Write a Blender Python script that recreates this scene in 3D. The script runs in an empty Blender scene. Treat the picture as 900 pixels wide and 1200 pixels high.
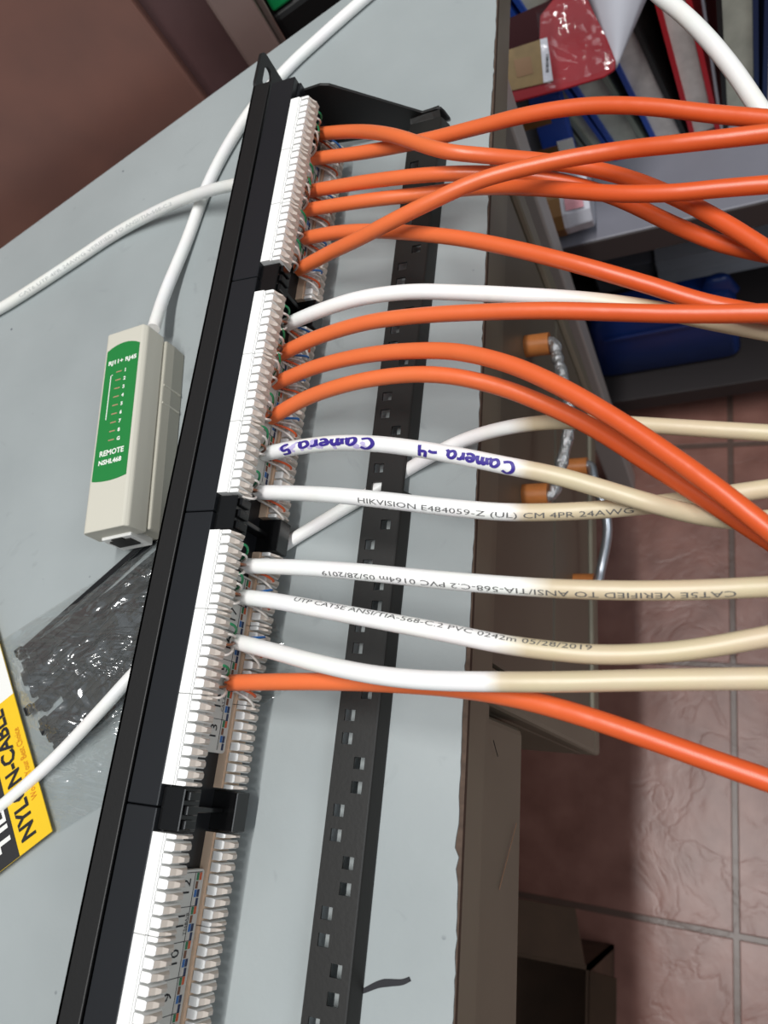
import bpy, bmesh, math, random
from mathutils import Vector, Matrix, Quaternion
random.seed(7)
SC = bpy.context.scene
COL = SC.collection
PI = math.pi
V = Vector

# ------------------------------------------------------------------ camera
F = 917.36
RX = V((0.9126797, 0.1055128, -0.3948200))
RY = V((-0.0395711, -0.9387405, -0.3423455))
RZ = V((-0.4067554, 0.3280752, -0.8525941))
CP = V((0.184853, -0.304129, 0.281421))

def U(px, py, ax, val):
    """point of the world seen at a pixel of the 900x1200 photo with coordinate ax equal to val"""
    d = RX * ((px - 450) / F) + RY * ((py - 600) / F) + RZ
    return CP + d * ((val - CP[ax]) / d[ax])

def UP(px, py, p0, n):
    d = RX * ((px - 450) / F) + RY * ((py - 600) / F) + RZ
    n = V(n)
    return CP + d * ((V(p0) - CP).dot(n) / d.dot(n))

def PX(w):
    r = V(w) - CP
    z = r.dot(RZ)
    return (450 + F * r.dot(RX) / z, 600 + F * r.dot(RY) / z)

cd = bpy.data.cameras.new('camera')
cam = bpy.data.objects.new('camera', cd)
COL.objects.link(cam)
m = Matrix((RX, -RY, -RZ)).transposed().to_4x4()
m.translation = CP
cam.matrix_world = m
cd.sensor_fit = 'VERTICAL'
cd.sensor_height = 36.0
cd.lens = F / 1200 * 36.0
cd.clip_start = 0.01
cd.dof.use_dof = True
cd.dof.focus_distance = 0.31
cd.dof.aperture_fstop = 15.0
SC.camera = cam

# ------------------------------------------------------------------ materials
def lin(c):
    return tuple(((x / 255) / 12.92 if x / 255 <= .04045 else ((x / 255 + .055) / 1.055) ** 2.4) for x in c)

MATS = {}
def mat(name, rgb, rough=.5, metal=0., noise=0., nscale=40., bump=0., bscale=200., spec=.5, coat=0., rgb2=None, rvar=0.):
    if name in MATS: return MATS[name]
    mt = bpy.data.materials.new(name); mt.use_nodes = True
    nt = mt.node_tree; b = nt.nodes['Principled BSDF']
    c = lin(rgb)
    b.inputs['Base Color'].default_value = (*c, 1)
    b.inputs['Roughness'].default_value = rough
    b.inputs['Metallic'].default_value = metal
    b.inputs['Specular IOR Level'].default_value = spec
    b.inputs['Coat Weight'].default_value = coat
    tc = nt.nodes.new('ShaderNodeTexCoord')
    if noise or rgb2:
        n = nt.nodes.new('ShaderNodeTexNoise'); n.inputs['Scale'].default_value = nscale; n.inputs['Detail'].default_value = 6
        r = nt.nodes.new('ShaderNodeValToRGB')
        c2 = lin(rgb2) if rgb2 else tuple(x * (1 - noise) for x in c)
        r.color_ramp.elements[0].color = (*c2, 1); r.color_ramp.elements[0].position = .3
        r.color_ramp.elements[1].color = (*c, 1); r.color_ramp.elements[1].position = .7
        nt.links.new(tc.outputs['Object'], n.inputs['Vector'])
        nt.links.new(n.outputs['Fac'], r.inputs['Fac'])
        nt.links.new(r.outputs['Color'], b.inputs['Base Color'])
    if bump:
        n2 = nt.nodes.new('ShaderNodeTexNoise'); n2.inputs['Scale'].default_value = bscale; n2.inputs['Detail'].default_value = 4
        bp = nt.nodes.new('ShaderNodeBump'); bp.inputs['Strength'].default_value = bump; bp.inputs['Distance'].default_value = .002
        nt.links.new(tc.outputs['Object'], n2.inputs['Vector'])
        nt.links.new(n2.outputs['Fac'], bp.inputs['Height'])
        nt.links.new(bp.outputs['Normal'], b.inputs['Normal'])
    MATS[name] = mt
    return mt

def desk_paint():
    mt = bpy.data.materials.new('desk_paint'); mt.use_nodes = True
    nt = mt.node_tree; N = nt.nodes; L = nt.links; b = N['Principled BSDF']
    tc = N.new('ShaderNodeTexCoord')
    big = N.new('ShaderNodeTexNoise'); big.inputs['Scale'].default_value = 9; big.inputs['Detail'].default_value = 5
    r1 = N.new('ShaderNodeValToRGB')
    r1.color_ramp.elements[0].color = (*lin((150, 157, 158)), 1); r1.color_ramp.elements[0].position = .3
    r1.color_ramp.elements[1].color = (*lin((165, 172, 173)), 1); r1.color_ramp.elements[1].position = .7
    L.new(tc.outputs['Object'], big.inputs['Vector']); L.new(big.outputs['Fac'], r1.inputs['Fac'])
    # small dark specks and chips
    sp = N.new('ShaderNodeTexVoronoi'); sp.inputs['Scale'].default_value = 58
    L.new(tc.outputs['Object'], sp.inputs['Vector'])
    rs = N.new('ShaderNodeValToRGB'); rs.color_ramp.elements[0].position = .035; rs.color_ramp.elements[1].position = .06
    rs.color_ramp.elements[0].color = (1, 1, 1, 1); rs.color_ramp.elements[1].color = (0, 0, 0, 1)
    L.new(sp.outputs['Distance'], rs.inputs['Fac'])
    gate = N.new('ShaderNodeTexNoise'); gate.inputs['Scale'].default_value = 23
    L.new(tc.outputs['Object'], gate.inputs['Vector'])
    rg = N.new('ShaderNodeValToRGB'); rg.color_ramp.elements[0].position = .52; rg.color_ramp.elements[1].position = .6
    L.new(gate.outputs['Fac'], rg.inputs['Fac'])
    mul = N.new('ShaderNodeMath'); mul.operation = 'MULTIPLY'
    L.new(rs.outputs['Color'], mul.inputs[0]); L.new(rg.outputs['Color'], mul.inputs[1])
    # faint scuffs
    sc = N.new('ShaderNodeTexNoise'); sc.inputs['Scale'].default_value = 30; sc.inputs['Detail'].default_value = 10; sc.inputs['Distortion'].default_value = 2
    L.new(tc.outputs['Object'], sc.inputs['Vector'])
    rc = N.new('ShaderNodeValToRGB'); rc.color_ramp.elements[0].position = .66; rc.color_ramp.elements[1].position = .74
    L.new(sc.outputs['Fac'], rc.inputs['Fac'])
    half = N.new('ShaderNodeMath'); half.operation = 'MULTIPLY'; half.inputs[1].default_value = .22
    L.new(rc.outputs['Color'], half.inputs[0])
    mx = N.new('ShaderNodeMixRGB'); mx.inputs['Color2'].default_value = (*lin((70, 76, 84)), 1)
    L.new(mul.outputs[0], mx.inputs['Fac']); L.new(r1.outputs['Color'], mx.inputs['Color1'])
    mx2 = N.new('ShaderNodeMixRGB'); mx2.inputs['Color2'].default_value = (*lin((112, 118, 120)), 1)
    L.new(half.outputs[0], mx2.inputs['Fac']); L.new(mx.outputs['Color'], mx2.inputs['Color1'])
    L.new(mx2.outputs['Color'], b.inputs['Base Color'])
    b.inputs['Roughness'].default_value = .55
    b.inputs['Specular IOR Level'].default_value = .3
    bn = N.new('ShaderNodeTexNoise'); bn.inputs['Scale'].default_value = 350
    bp = N.new('ShaderNodeBump'); bp.inputs['Strength'].default_value = .08; bp.inputs['Distance'].default_value = .001
    L.new(tc.outputs['Object'], bn.inputs['Vector']); L.new(bn.outputs['Fac'], bp.inputs['Height']); L.new(bp.outputs['Normal'], b.inputs['Normal'])
    return mt

def tile_floor():
    mt = bpy.data.materials.new('floor_tiles'); mt.use_nodes = True
    nt = mt.node_tree; N = nt.nodes; L = nt.links; b = N['Principled BSDF']
    tc = N.new('ShaderNodeTexCoord')
    mp = N.new('ShaderNodeMapping')
    L.new(tc.outputs['Object'], mp.inputs['Vector'])
    br = N.new('ShaderNodeTexBrick'); br.offset = 0; br.squash = 1
    br.inputs['Scale'].default_value = 1; br.inputs['Mortar Size'].default_value = .006
    br.inputs['Brick Width'].default_value = .29; br.inputs['Row Height'].default_value = .29
    br.inputs['Mortar Smooth'].default_value = .3
    L.new(mp.outputs['Vector'], br.inputs['Vector'])
    br.inputs['Mortar Size'].default_value = .0042
    n = N.new('ShaderNodeTexNoise'); n.inputs['Scale'].default_value = 22; n.inputs['Detail'].default_value = 8
    L.new(tc.outputs['Object'], n.inputs['Vector'])
    r = N.new('ShaderNodeValToRGB')
    r.color_ramp.elements[0].color = (*lin((124, 84, 74)), 1); r.color_ramp.elements[0].position = .3
    r.color_ramp.elements[1].color = (*lin((152, 108, 97)), 1); r.color_ramp.elements[1].position = .72
    L.new(n.outputs['Fac'], r.inputs['Fac'])
    mx = N.new('ShaderNodeMixRGB'); mx.inputs['Color2'].default_value = (*lin((96, 76, 68)), 1)
    L.new(br.outputs['Fac'], mx.inputs['Fac']); L.new(r.outputs['Color'], mx.inputs['Color1'])
    L.new(mx.outputs['Color'], b.inputs['Base Color'])
    b.inputs['Roughness'].default_value = .33
    # relief: cracked slate-like ridges plus the grout valley
    wv = N.new('ShaderNodeTexNoise'); wv.inputs['Scale'].default_value = 13; wv.inputs['Detail'].default_value = 9; wv.inputs['Distortion'].default_value = .5
    L.new(tc.outputs['Object'], wv.inputs['Vector'])
    vo = N.new('ShaderNodeTexVoronoi'); vo.feature = 'DISTANCE_TO_EDGE'; vo.inputs['Scale'].default_value = 9
    ad = N.new('ShaderNodeMixRGB'); ad.inputs['Fac'].default_value = .25
    L.new(tc.outputs['Object'], ad.inputs['Color1']); L.new(wv.outputs['Color'], ad.inputs['Color2']); L.new(ad.outputs['Color'], vo.inputs['Vector'])
    rv = N.new('ShaderNodeValToRGB'); rv.color_ramp.elements[0].position = 0; rv.color_ramp.elements[1].position = .06
    L.new(vo.outputs['Distance'], rv.inputs['Fac'])
    h = N.new('ShaderNodeMath'); h.operation = 'MULTIPLY_ADD'; h.inputs[1].default_value = .07
    L.new(rv.outputs['Color'], h.inputs[0]); L.new(wv.outputs['Fac'], h.inputs[2])
    h2 = N.new('ShaderNodeMath'); h2.operation = 'SUBTRACT'
    L.new(h.outputs[0], h2.inputs[0]); L.new(br.outputs['Fac'], h2.inputs[1])
    bp = N.new('ShaderNodeBump'); bp.inputs['Strength'].default_value = .4; bp.inputs['Distance'].default_value = .004
    L.new(h2.outputs[0], bp.inputs['Height']); L.new(bp.outputs['Normal'], b.inputs['Normal'])
    return mt

def jacket(name, new, shaded, rough=.38):  # brightly lit colour blends to a dimmer one: light painted along the cable
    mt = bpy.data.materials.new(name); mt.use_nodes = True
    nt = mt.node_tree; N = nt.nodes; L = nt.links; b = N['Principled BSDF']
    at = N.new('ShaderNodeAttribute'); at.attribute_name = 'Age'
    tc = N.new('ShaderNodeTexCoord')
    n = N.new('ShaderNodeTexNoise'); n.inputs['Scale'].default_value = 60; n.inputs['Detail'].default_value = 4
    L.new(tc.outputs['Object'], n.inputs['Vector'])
    mx = N.new('ShaderNodeMixRGB'); mx.inputs['Color1'].default_value = (*lin(new), 1); mx.inputs['Color2'].default_value = (*lin(shaded), 1)
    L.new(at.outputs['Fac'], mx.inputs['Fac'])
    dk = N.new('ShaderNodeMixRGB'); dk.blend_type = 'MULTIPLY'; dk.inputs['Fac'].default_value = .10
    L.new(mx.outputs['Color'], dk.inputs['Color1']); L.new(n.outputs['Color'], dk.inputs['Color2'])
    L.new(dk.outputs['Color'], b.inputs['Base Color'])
    b.inputs['Roughness'].default_value = rough
    b.inputs['Subsurface Weight'].default_value = 0.0
    n2 = N.new('ShaderNodeTexNoise'); n2.inputs['Scale'].default_value = 90; n2.inputs['Detail'].default_value = 2
    bp = N.new('ShaderNodeBump'); bp.inputs['Strength'].default_value = .22; bp.inputs['Distance'].default_value = .0012
    L.new(tc.outputs['Object'], n2.inputs['Vector']); L.new(n2.outputs['Fac'], bp.inputs['Height']); L.new(bp.outputs['Normal'], b.inputs['Normal'])
    return mt

def clear_film(name, tint, alpha, rough=.12, base=.06, bump=0.):
    mt = bpy.data.materials.new(name); mt.use_nodes = True
    nt = mt.node_tree; N = nt.nodes; L = nt.links
    for n in list(N): N.remove(n)
    out = N.new('ShaderNodeOutputMaterial')
    tr = N.new('ShaderNodeBsdfTransparent'); tr.inputs['Color'].default_value = (*tint, 1)
    gl = N.new('ShaderNodeBsdfGlossy'); gl.inputs['Roughness'].default_value = rough; gl.inputs['Color'].default_value = (1, 1, 1, 1)
    df = N.new('ShaderNodeBsdfDiffuse'); df.inputs['Color'].default_value = (.75, .8, .8, 1)
    if bump:
        tc = N.new('ShaderNodeTexCoord'); nz = N.new('ShaderNodeTexNoise'); nz.inputs['Scale'].default_value = 55; nz.inputs['Detail'].default_value = 3; nz.inputs['Distortion'].default_value = 1.2
        mpg = N.new('ShaderNodeMapping'); mpg.inputs['Rotation'].default_value = (0, 0, -.92); mpg.inputs['Scale'].default_value = (.35, 1.3, 1)
        bp = N.new('ShaderNodeBump'); bp.inputs['Strength'].default_value = 1; bp.inputs['Distance'].default_value = bump
        L.new(tc.outputs['Object'], mpg.inputs['Vector']); L.new(mpg.outputs['Vector'], nz.inputs['Vector']); L.new(nz.outputs['Fac'], bp.inputs['Height']); L.new(bp.outputs['Normal'], gl.inputs['Normal'])
    lw = N.new('ShaderNodeLayerWeight'); lw.inputs['Blend'].default_value = .25
    mp = N.new('ShaderNodeMath'); mp.operation = 'MULTIPLY_ADD'; mp.inputs[1].default_value = .5; mp.inputs[2].default_value = base
    L.new(lw.outputs['Fresnel'], mp.inputs[0])
    m0 = N.new('ShaderNodeMixShader'); m0.inputs['Fac'].default_value = alpha
    L.new(tr.outputs[0], m0.inputs[1]); L.new(df.outputs[0], m0.inputs[2])
    m1 = N.new('ShaderNodeMixShader')
    L.new(mp.outputs[0], m1.inputs['Fac']); L.new(m0.outputs[0], m1.inputs[1]); L.new(gl.outputs[0], m1.inputs[2])
    L.new(m1.outputs[0], out.inputs['Surface'])
    return mt

M = {}
M['desk'] = desk_paint()
M['desk_edge'] = mat('desk_edge_board', (88, 70, 58), .8, noise=.4, nscale=300)
M['steel'] = mat('grey_brown_steel', (128, 122, 106), .45, noise=.12, nscale=14, bump=.05, bscale=60)
M['steel_light'] = mat('light_grey_steel', (176, 172, 168), .4)
M['steel_dark'] = mat('drawer_steel', (114, 107, 93), .45, noise=.15, nscale=10)
M['gap'] = mat('shadow_gap_steel', (30, 28, 26), .8)  # dark steel for the short scratch on the knee drawer
M['copper'] = mat('orange_brown_plastic', (196, 122, 66), .3, noise=.2, nscale=120)
M['film'] = mat('silver_wrapped_grip', (186, 188, 190), .25, metal=.75, bump=.9, bscale=420)
M['chrome'] = mat('brushed_silver', (180, 186, 194), .28, metal=.8)
M['black'] = mat('black_powder_coat', (13, 13, 14), .5, bump=.03, bscale=900)
M['black_satin'] = mat('black_satin_plastic', (25, 27, 31), .36)
M['black_gloss'] = mat('black_gloss_plastic', (12, 12, 13), .2)
M['bar'] = mat('black_bar_coat', (24, 23, 21), .42, bump=.03, bscale=700)
M['idc'] = mat('white_terminal_plastic', (244, 244, 242), .45)
M['idc_tip'] = mat('ivory_terminal_plastic', (204, 194, 184), .5)
M['idc_tan'] = mat('tan_terminal_plastic', (226, 198, 172), .5)  # lower row tinted warm: bounced light put into the block colour
M['label'] = mat('label_white', (214, 212, 206), .6)
M['ink'] = mat('black_ink', (28, 28, 34), .7)
M['grey_ink'] = mat('grey_ink', (92, 92, 92), .7)
M['pale_ink'] = mat('pale_grey_ink', (176, 178, 178), .7)
M['purple'] = mat('purple_marker', (58, 42, 140), .5)
M['purple_smear'] = mat('smeared_marker', (196, 186, 226), .5)
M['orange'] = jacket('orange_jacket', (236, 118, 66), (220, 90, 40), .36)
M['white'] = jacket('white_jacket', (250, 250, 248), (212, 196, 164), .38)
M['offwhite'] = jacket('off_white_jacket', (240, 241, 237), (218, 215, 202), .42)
for k, c in dict(w_orange=(214, 92, 46), w_blue=(44, 108, 180), w_green=(28, 122, 78), w_brown=(120, 74, 48), w_white=(214, 208, 202)).items():
    M[k] = mat('wire_' + k[2:], c, .4)
M['beige'] = mat('beige_abs', (204, 201, 188), .5, bump=.03, bscale=1500)
M['beige2'] = mat('beige_abs_side', (180, 177, 164), .5)
M['green'] = mat('green_label', (26, 126, 58), .5)
M['print_white'] = mat('white_print', (232, 236, 228), .6)
M['led'] = mat('led_dash', (176, 140, 112), .5)
M['port'] = mat('port_dark', (26, 24, 22), .5)
M['yellow'] = mat('yellow_card', (238, 196, 34), .5)
M['card_white'] = mat('white_card', (236, 236, 232), .55)
M['card_black'] = mat('black_card', (44, 44, 46), .5)
M['card_orange'] = mat('orange_print', (214, 136, 24), .6)
M['tie'] = mat('black_nylon', (22, 24, 27), .35)
M['bag'] = clear_film('clear_plastic_bag', (.95, .965, .965), .07, .16, .13, .012)
M['wrap'] = clear_film('clear_sleeve', (.98, .98, .98), .0, .08, .02, .0022)
M['shelf'] = mat('grey_shelf_steel', (128, 128, 138), .4, noise=.1, nscale=20)
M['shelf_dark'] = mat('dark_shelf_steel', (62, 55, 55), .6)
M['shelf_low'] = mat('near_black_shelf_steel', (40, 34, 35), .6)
M['red'] = mat('red_gloss_card', (146, 5, 26), .42, noise=.3, nscale=18, spec=.3)
M['maroon'] = mat('dark_maroon_card', (46, 14, 18), .7, spec=.15)
M['tan'] = mat('tan_label', (136, 112, 70), .6, noise=.35, nscale=60)
M['pages'] = mat('book_pages', (214, 208, 204), .8, noise=.3, nscale=60)
M['pages2'] = mat('book_pages_greenish', (196, 198, 184), .8, noise=.3, nscale=50)
M['bred'] = mat('red_cover', (178, 28, 40), .45)
M['bblue'] = mat('blue_cover', (36, 72, 158), .4)
M['bnavy'] = mat('navy_cover', (22, 44, 84), .45)
M['bblack'] = mat('black_cover', (26, 28, 28), .5)
M['bgreen'] = mat('grey_green_cover', (120, 126, 116), .5)
M['paper_white'] = mat('white_paper', (208, 210, 220), .6, noise=.08, nscale=30)
M['blue_plastic'] = mat('blue_plastic', (16, 46, 108), .35, noise=.2, nscale=30)
M['box_brown'] = mat('brown_cardboard', (88, 66, 50), .8, noise=.25, nscale=30)
M['tape_brown'] = mat('brown_tape', (122, 88, 52), .4)
M['pink'] = mat('pink_print', (214, 150, 160), .6)
M['blue_box'] = mat('blue_box_card', (28, 72, 170), .45)
M['wood'] = mat('brown_mottled_wood', (140, 96, 84), .55, rgb2=(118, 84, 76), nscale=12)
M['wood2'] = mat('dark_brown_wood', (112, 82, 82), .5, noise=.2, nscale=30)
M['wood3'] = mat('grey_brown_wood', (132, 108, 102), .5, noise=.1, nscale=30)
M['green_box'] = mat('bright_green_box', (18, 150, 84), .4)
M['wall'] = mat('painted_wall', (168, 162, 152), .8, noise=.05, nscale=4)
M['floor'] = tile_floor()

# ------------------------------------------------------------------ mesh helpers
class MB:
    def __init__(s): s.v = []; s.f = []; s.mi = []; s.cur = 0
    def add(s, vs, fs):
        o = len(s.v); s.v += [tuple(x) for x in vs]
        s.f += [tuple(i + o for i in f) for f in fs]; s.mi += [s.cur] * len(fs)
        return s
    def box(s, a, b, T=None):
        (x0, y0, z0), (x1, y1, z1) = a, b
        vs = [V(p) for p in ((x0, y0, z0), (x1, y0, z0), (x1, y1, z0), (x0, y1, z0), (x0, y0, z1), (x1, y0, z1), (x1, y1, z1), (x0, y1, z1))]
        if T is not None: vs = [T @ p for p in vs]
        return s.add(vs, [(0, 3, 2, 1), (4, 5, 6, 7), (0, 1, 5, 4), (1, 2, 6, 5), (2, 3, 7, 6), (3, 0, 4, 7)])
    def prism(s, poly, d, T=None):
        """poly: list of 3D points (planar); d: extrusion vector"""
        n = len(poly); a = [V(p) for p in poly]; d = V(d); b = [p + d for p in a]
        vs = a + b
        if T is not None: vs = [T @ p for p in vs]
        return s.add(vs, [tuple(range(n - 1, -1, -1)), tuple(range(n, 2 * n))] + [(i, (i + 1) % n, n + (i + 1) % n, n + i) for i in range(n)])
    def loft(s, rings, closed=True, cap=True):
        n = len(rings[0]); vs = [p for r in rings for p in r]; fs = []
        for k in range(len(rings) - 1):
            for i in range(n if closed else n - 1):
                j = (i + 1) % n
                fs.append((k * n + i, k * n + j, (k + 1) * n + j, (k + 1) * n + i))
        if cap and closed:
            fs.append(tuple(range(n - 1, -1, -1))); fs.append(tuple((len(rings) - 1) * n + i for i in range(n)))
        return s.add(vs, fs)
    def quad(s, *p): return s.add(p, [tuple(range(len(p)))])
    def cyl(s, a, b, r, n=20, r2=None):
        a, b = V(a), V(b); t = (b - a).normalized(); u = t.orthogonal().normalized(); w = t.cross(u)
        r2 = r if r2 is None else r2
        return s.loft([[p + (u * math.cos(2 * PI * i / n) + w * math.sin(2 * PI * i / n)) * q for i in range(n)] for p, q in ((a, r), (b, r2))])
    def build(s, name, mats, parent=None, smooth=False, bevel=0, seg=2, recalc=True, auto=None):
        me = bpy.data.meshes.new(name); me.from_pydata(s.v, [], s.f); me.update()
        if not isinstance(mats, (list, tuple)): mats = [mats]
        for x in mats: me.materials.append(x)
        for p, i in zip(me.polygons, s.mi): p.material_index = i
        if recalc:
            bm = bmesh.new(); bm.from_mesh(me); bmesh.ops.recalc_face_normals(bm, faces=bm.faces); bm.to_mesh(me); bm.free()
        if smooth:
            for p in me.polygons: p.use_smooth = True
        o = bpy.data.objects.new(name, me); COL.objects.link(o)
        if parent is not None: o.parent = parent; o.matrix_parent_inverse = WI(parent)
        if bevel:
            md = o.modifiers.new('bevel', 'BEVEL'); md.width = bevel; md.segments = seg; md.limit_method = 'ANGLE'; md.angle_limit = .6
            md.harden_normals = False
        if auto is not None:
            me.set_sharp_from_angle(angle=auto)
        return o

def MW(o):
    mm = o.matrix_basis.copy()
    if o.parent: mm = MW(o.parent) @ o.matrix_parent_inverse @ mm
    return mm
def WI(o): return MW(o).inverted()

def tag(o, label=None, cat=None, group=None, kind=None):
    if label: o['label'] = label
    if cat: o['category'] = cat
    if group: o['group'] = group
    if kind: o['kind'] = kind
    return o
def thing(name, label, cat, loc=(0, 0, 0), group=None, rot=(0, 0, 0)):
    o = bpy.data.objects.new(name, None); COL.objects.link(o)
    o.empty_display_size = .02
    o.location = loc; o.rotation_euler = rot
    return tag(o, label, cat, group)
def structure(o): o['kind'] = 'structure'; return o

def spline(pts, n=8):
    P = [V(p) for p in pts]; P = [P[0] * 2 - P[1]] + P + [P[-1] * 2 - P[-2]]; out = []
    for i in range(1, len(P) - 2):
        p0, p1, p2, p3 = P[i - 1:i + 3]
        # centripetal Catmull-Rom
        t0 = 0; t1 = t0 + max(1e-6, (p1 - p0).length) ** .5; t2 = t1 + max(1e-6, (p2 - p1).length) ** .5; t3 = t2 + max(1e-6, (p3 - p2).length) ** .5
        for k in range(n):
            t = t1 + (t2 - t1) * k / n
            a1 = p0 * ((t1 - t) / (t1 - t0)) + p1 * ((t - t0) / (t1 - t0)); a2 = p1 * ((t2 - t) / (t2 - t1)) + p2 * ((t - t1) / (t2 - t1)); a3 = p2 * ((t3 - t) / (t3 - t2)) + p3 * ((t - t2) / (t3 - t2))
            b1 = a1 * ((t2 - t) / (t2 - t0)) + a2 * ((t - t0) / (t2 - t0)); b2 = a2 * ((t3 - t) / (t3 - t1)) + a3 * ((t - t1) / (t3 - t1))
            out.append(b1 * ((t2 - t) / (t2 - t1)) + b2 * ((t - t1) / (t2 - t1)))
    out.append(P[-2]); return out

class Path:
    """smooth curve with arc length and a frame whose normal looks up towards the viewer's side"""
    def __init__(s, pts, n=8, smooth=2):
        p = spline(pts, n)
        for _ in range(smooth):
            p = [p[0]] + [(p[i - 1] + p[i] * 2 + p[i + 1]) / 4 for i in range(1, len(p) - 1)] + [p[-1]]
        s.p = p; s.s = [0]
        for i in range(1, len(p)): s.s.append(s.s[-1] + (p[i] - p[i - 1]).length)
        s.t = [(p[min(i + 1, len(p) - 1)] - p[max(i - 1, 0)]).normalized() for i in range(len(p))]
    def at(s, d):
        d = min(max(d, 0), s.s[-1] - 1e-9); lo, hi = 0, len(s.s) - 1
        while hi - lo > 1:
            mid = (lo + hi) // 2
            if s.s[mid] <= d: lo = mid
            else: hi = mid
        f = (d - s.s[lo]) / max(1e-9, s.s[hi] - s.s[lo])
        return s.p[lo].lerp(s.p[hi], f), s.t[lo].lerp(s.t[hi], f).normalized()
    def s_at_px(s, px, py):
        best = None
        for q, d in zip(s.p, s.s):
            a = PX(q); e = (a[0] - px) ** 2 + (a[1] - py) ** 2
            if best is None or e < best[0]: best = (e, d)
        return best[1]

VIEW = V((.35, -.3, 1)).normalized()     # side of the cable that carries its print
def tube(path, r, mt, name, parent=None, light_tone=None, n=16, rfun=None):
    rings = []; light_tones = []
    u = None
    for q, t, d in zip(path.p, path.t, path.s):
        if u is None: u = t.orthogonal()
        u = (u - t * u.dot(t)).normalized(); w = t.cross(u)
        rr = r * (rfun(d) if rfun else 1)
        rings.append([q + (u * math.cos(2 * PI * i / n) + w * math.sin(2 * PI * i / n)) * rr for i in range(n)])
        light_tones.append(light_tone(d) if light_tone else 0.)
    mb = MB(); mb.loft(rings); o = mb.build(name, mt, parent, smooth=True, auto=1.0)
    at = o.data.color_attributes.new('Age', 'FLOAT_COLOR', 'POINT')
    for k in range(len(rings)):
        for i in range(n): at.data[k * n + i].color = (light_tones[k],) * 3 + (1,)
    return o

def text_mesh(txt, size, maxlen=None, bold=0.):
    cu = bpy.data.curves.new('lettering', 'FONT'); cu.body = txt; cu.size = size; cu.resolution_u = 2; cu.offset = bold
    ob = bpy.data.objects.new('lettering', cu); COL.objects.link(ob)
    dg = bpy.context.evaluated_depsgraph_get()
    me = ob.evaluated_get(dg).to_mesh()
    bm = bmesh.new(); bm.from_mesh(me); bpy.data.objects.remove(ob); bpy.data.curves.remove(cu)
    bmesh.ops.triangulate(bm, faces=bm.faces)
    if maxlen:
        for _ in range(3):
            es = [e for e in bm.edges if e.calc_length() > maxlen]
            if not es: break
            bmesh.ops.subdivide_edges(bm, edges=es, cuts=1, use_grid_fill=False)
            bmesh.ops.triangulate(bm, faces=bm.faces)
    bm.verts.index_update()
    vs = [(v.co.x, v.co.y) for v in bm.verts]; fs = [tuple(v.index for v in f.verts) for f in bm.faces]; bm.free()
    return vs, fs

def stroke_mesh(strokes, w):
    """strokes: list of polylines in 2D -> ribbon triangles"""
    vs = []; fs = []
    for st in strokes:
        st = [V((*p, 0)) for p in st]; pts = [p.xy for p in spline(st, 5)] if len(st) > 2 else [st[0].xy.lerp(st[1].xy, k / 5) for k in range(6)]
        o = len(vs)
        for i, p in enumerate(pts):
            t = (pts[min(i + 1, len(pts) - 1)] - pts[max(0, i - 1)]); t = t.normalized() if t.length else V((1, 0))
            nrm = V((-t.y, t.x)) * w / 2
            vs += [tuple(p + nrm), tuple(p - nrm)]
        for i in range(len(pts) - 1): fs.append((o + 2 * i, o + 2 * i + 1, o + 2 * i + 3, o + 2 * i + 2))
    return vs, fs

def wrap(path, r, vf, s0, mt, name, parent, flip=False, off=0., lift=.00012, view=VIEW):
    """lay flat lettering on the surface of a cable; flip=True reads the other way along it"""
    vs, fs = vf; out = []
    for x, y in vs:
        d = s0 - x if flip else s0 + x
        p, t = path.at(d)
        n = (view - t * view.dot(t)).normalized(); b = n.cross(t)     # left of travel, seen from outside
        yy = (-y if flip else y) + off
        a = yy / r
        out.append(p + (n * math.cos(a) + b * math.sin(a)) * (r + lift))
    mb = MB(); mb.add(out, fs)
    return mb.build(name, mt, parent, recalc=False)

def flat(vf, O, ex, ey, mt, name, parent):
    vs, fs = vf; O, ex, ey = V(O), V(ex), V(ey)
    mb = MB(); mb.add([O + ex * x + ey * y for x, y in vs], fs)
    return mb.build(name, mt, parent, recalc=False)

def width(vf): return max(v[0] for v in vf[0]) - min(v[0] for v in vf[0])
def fit(vf, w):
    k = w / width(vf); return [(x * k, y) for x, y in vf[0]], vf[1]

def rrect(x0, y0, x1, y1, r, n=5):
    out = []
    for cx, cy, a0 in ((x1 - r, y1 - r, 0), (x0 + r, y1 - r, 90), (x0 + r, y0 + r, 180), (x1 - r, y0 + r, 270)):
        for k in range(n + 1):
            a = math.radians(a0 + 90 * k / n); out.append((cx + r * math.cos(a), cy + r * math.sin(a)))
    return out

# ------------------------------------------------------------------ setting
ZF = -.743
fl = MB(); fl.box((-1.9, -1.9, -.04), (1.9, 1.9, 0)); fo = fl.build('floor', M['floor'])
# the grout crossing seen at the lower right of the photo is a corner of the tile grid
g = U(863, 1097, 2, ZF)
fo.location = (g.x, g.y, ZF); fo.rotation_euler = (0, 0, math.radians(-1.5)); structure(fo)
fo.location.x += 0; fo.location.y += 0
w = MB(); w.box((-1.4, 1.30, ZF - .04), (1.9, 1.36, 1.75)); structure(w.build('wall_back', M['wall']))
w = MB(); w.box((-1.46, -1.7, ZF - .04), (-1.40, 1.36, 1.75)); structure(w.build('wall_left', M['wall']))

# ------------------------------------------------------------------ desk
desk = thing('desk', 'grey painted steel office desk with brown drawer fronts and worn chipped edge', 'desk', (0, 0, ZF))
ea, eb = U(583, 0, 2, 0), U(532, 1200, 2, 0)
edir = (eb - ea).normalized()
def edge_x(y): return ea.x + (y - ea.y) * edir.x / edir.y
la, lb = U(0, 292, 2, 0), U(400, 0, 2, 0)
ldir = (lb - la).normalized()
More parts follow.
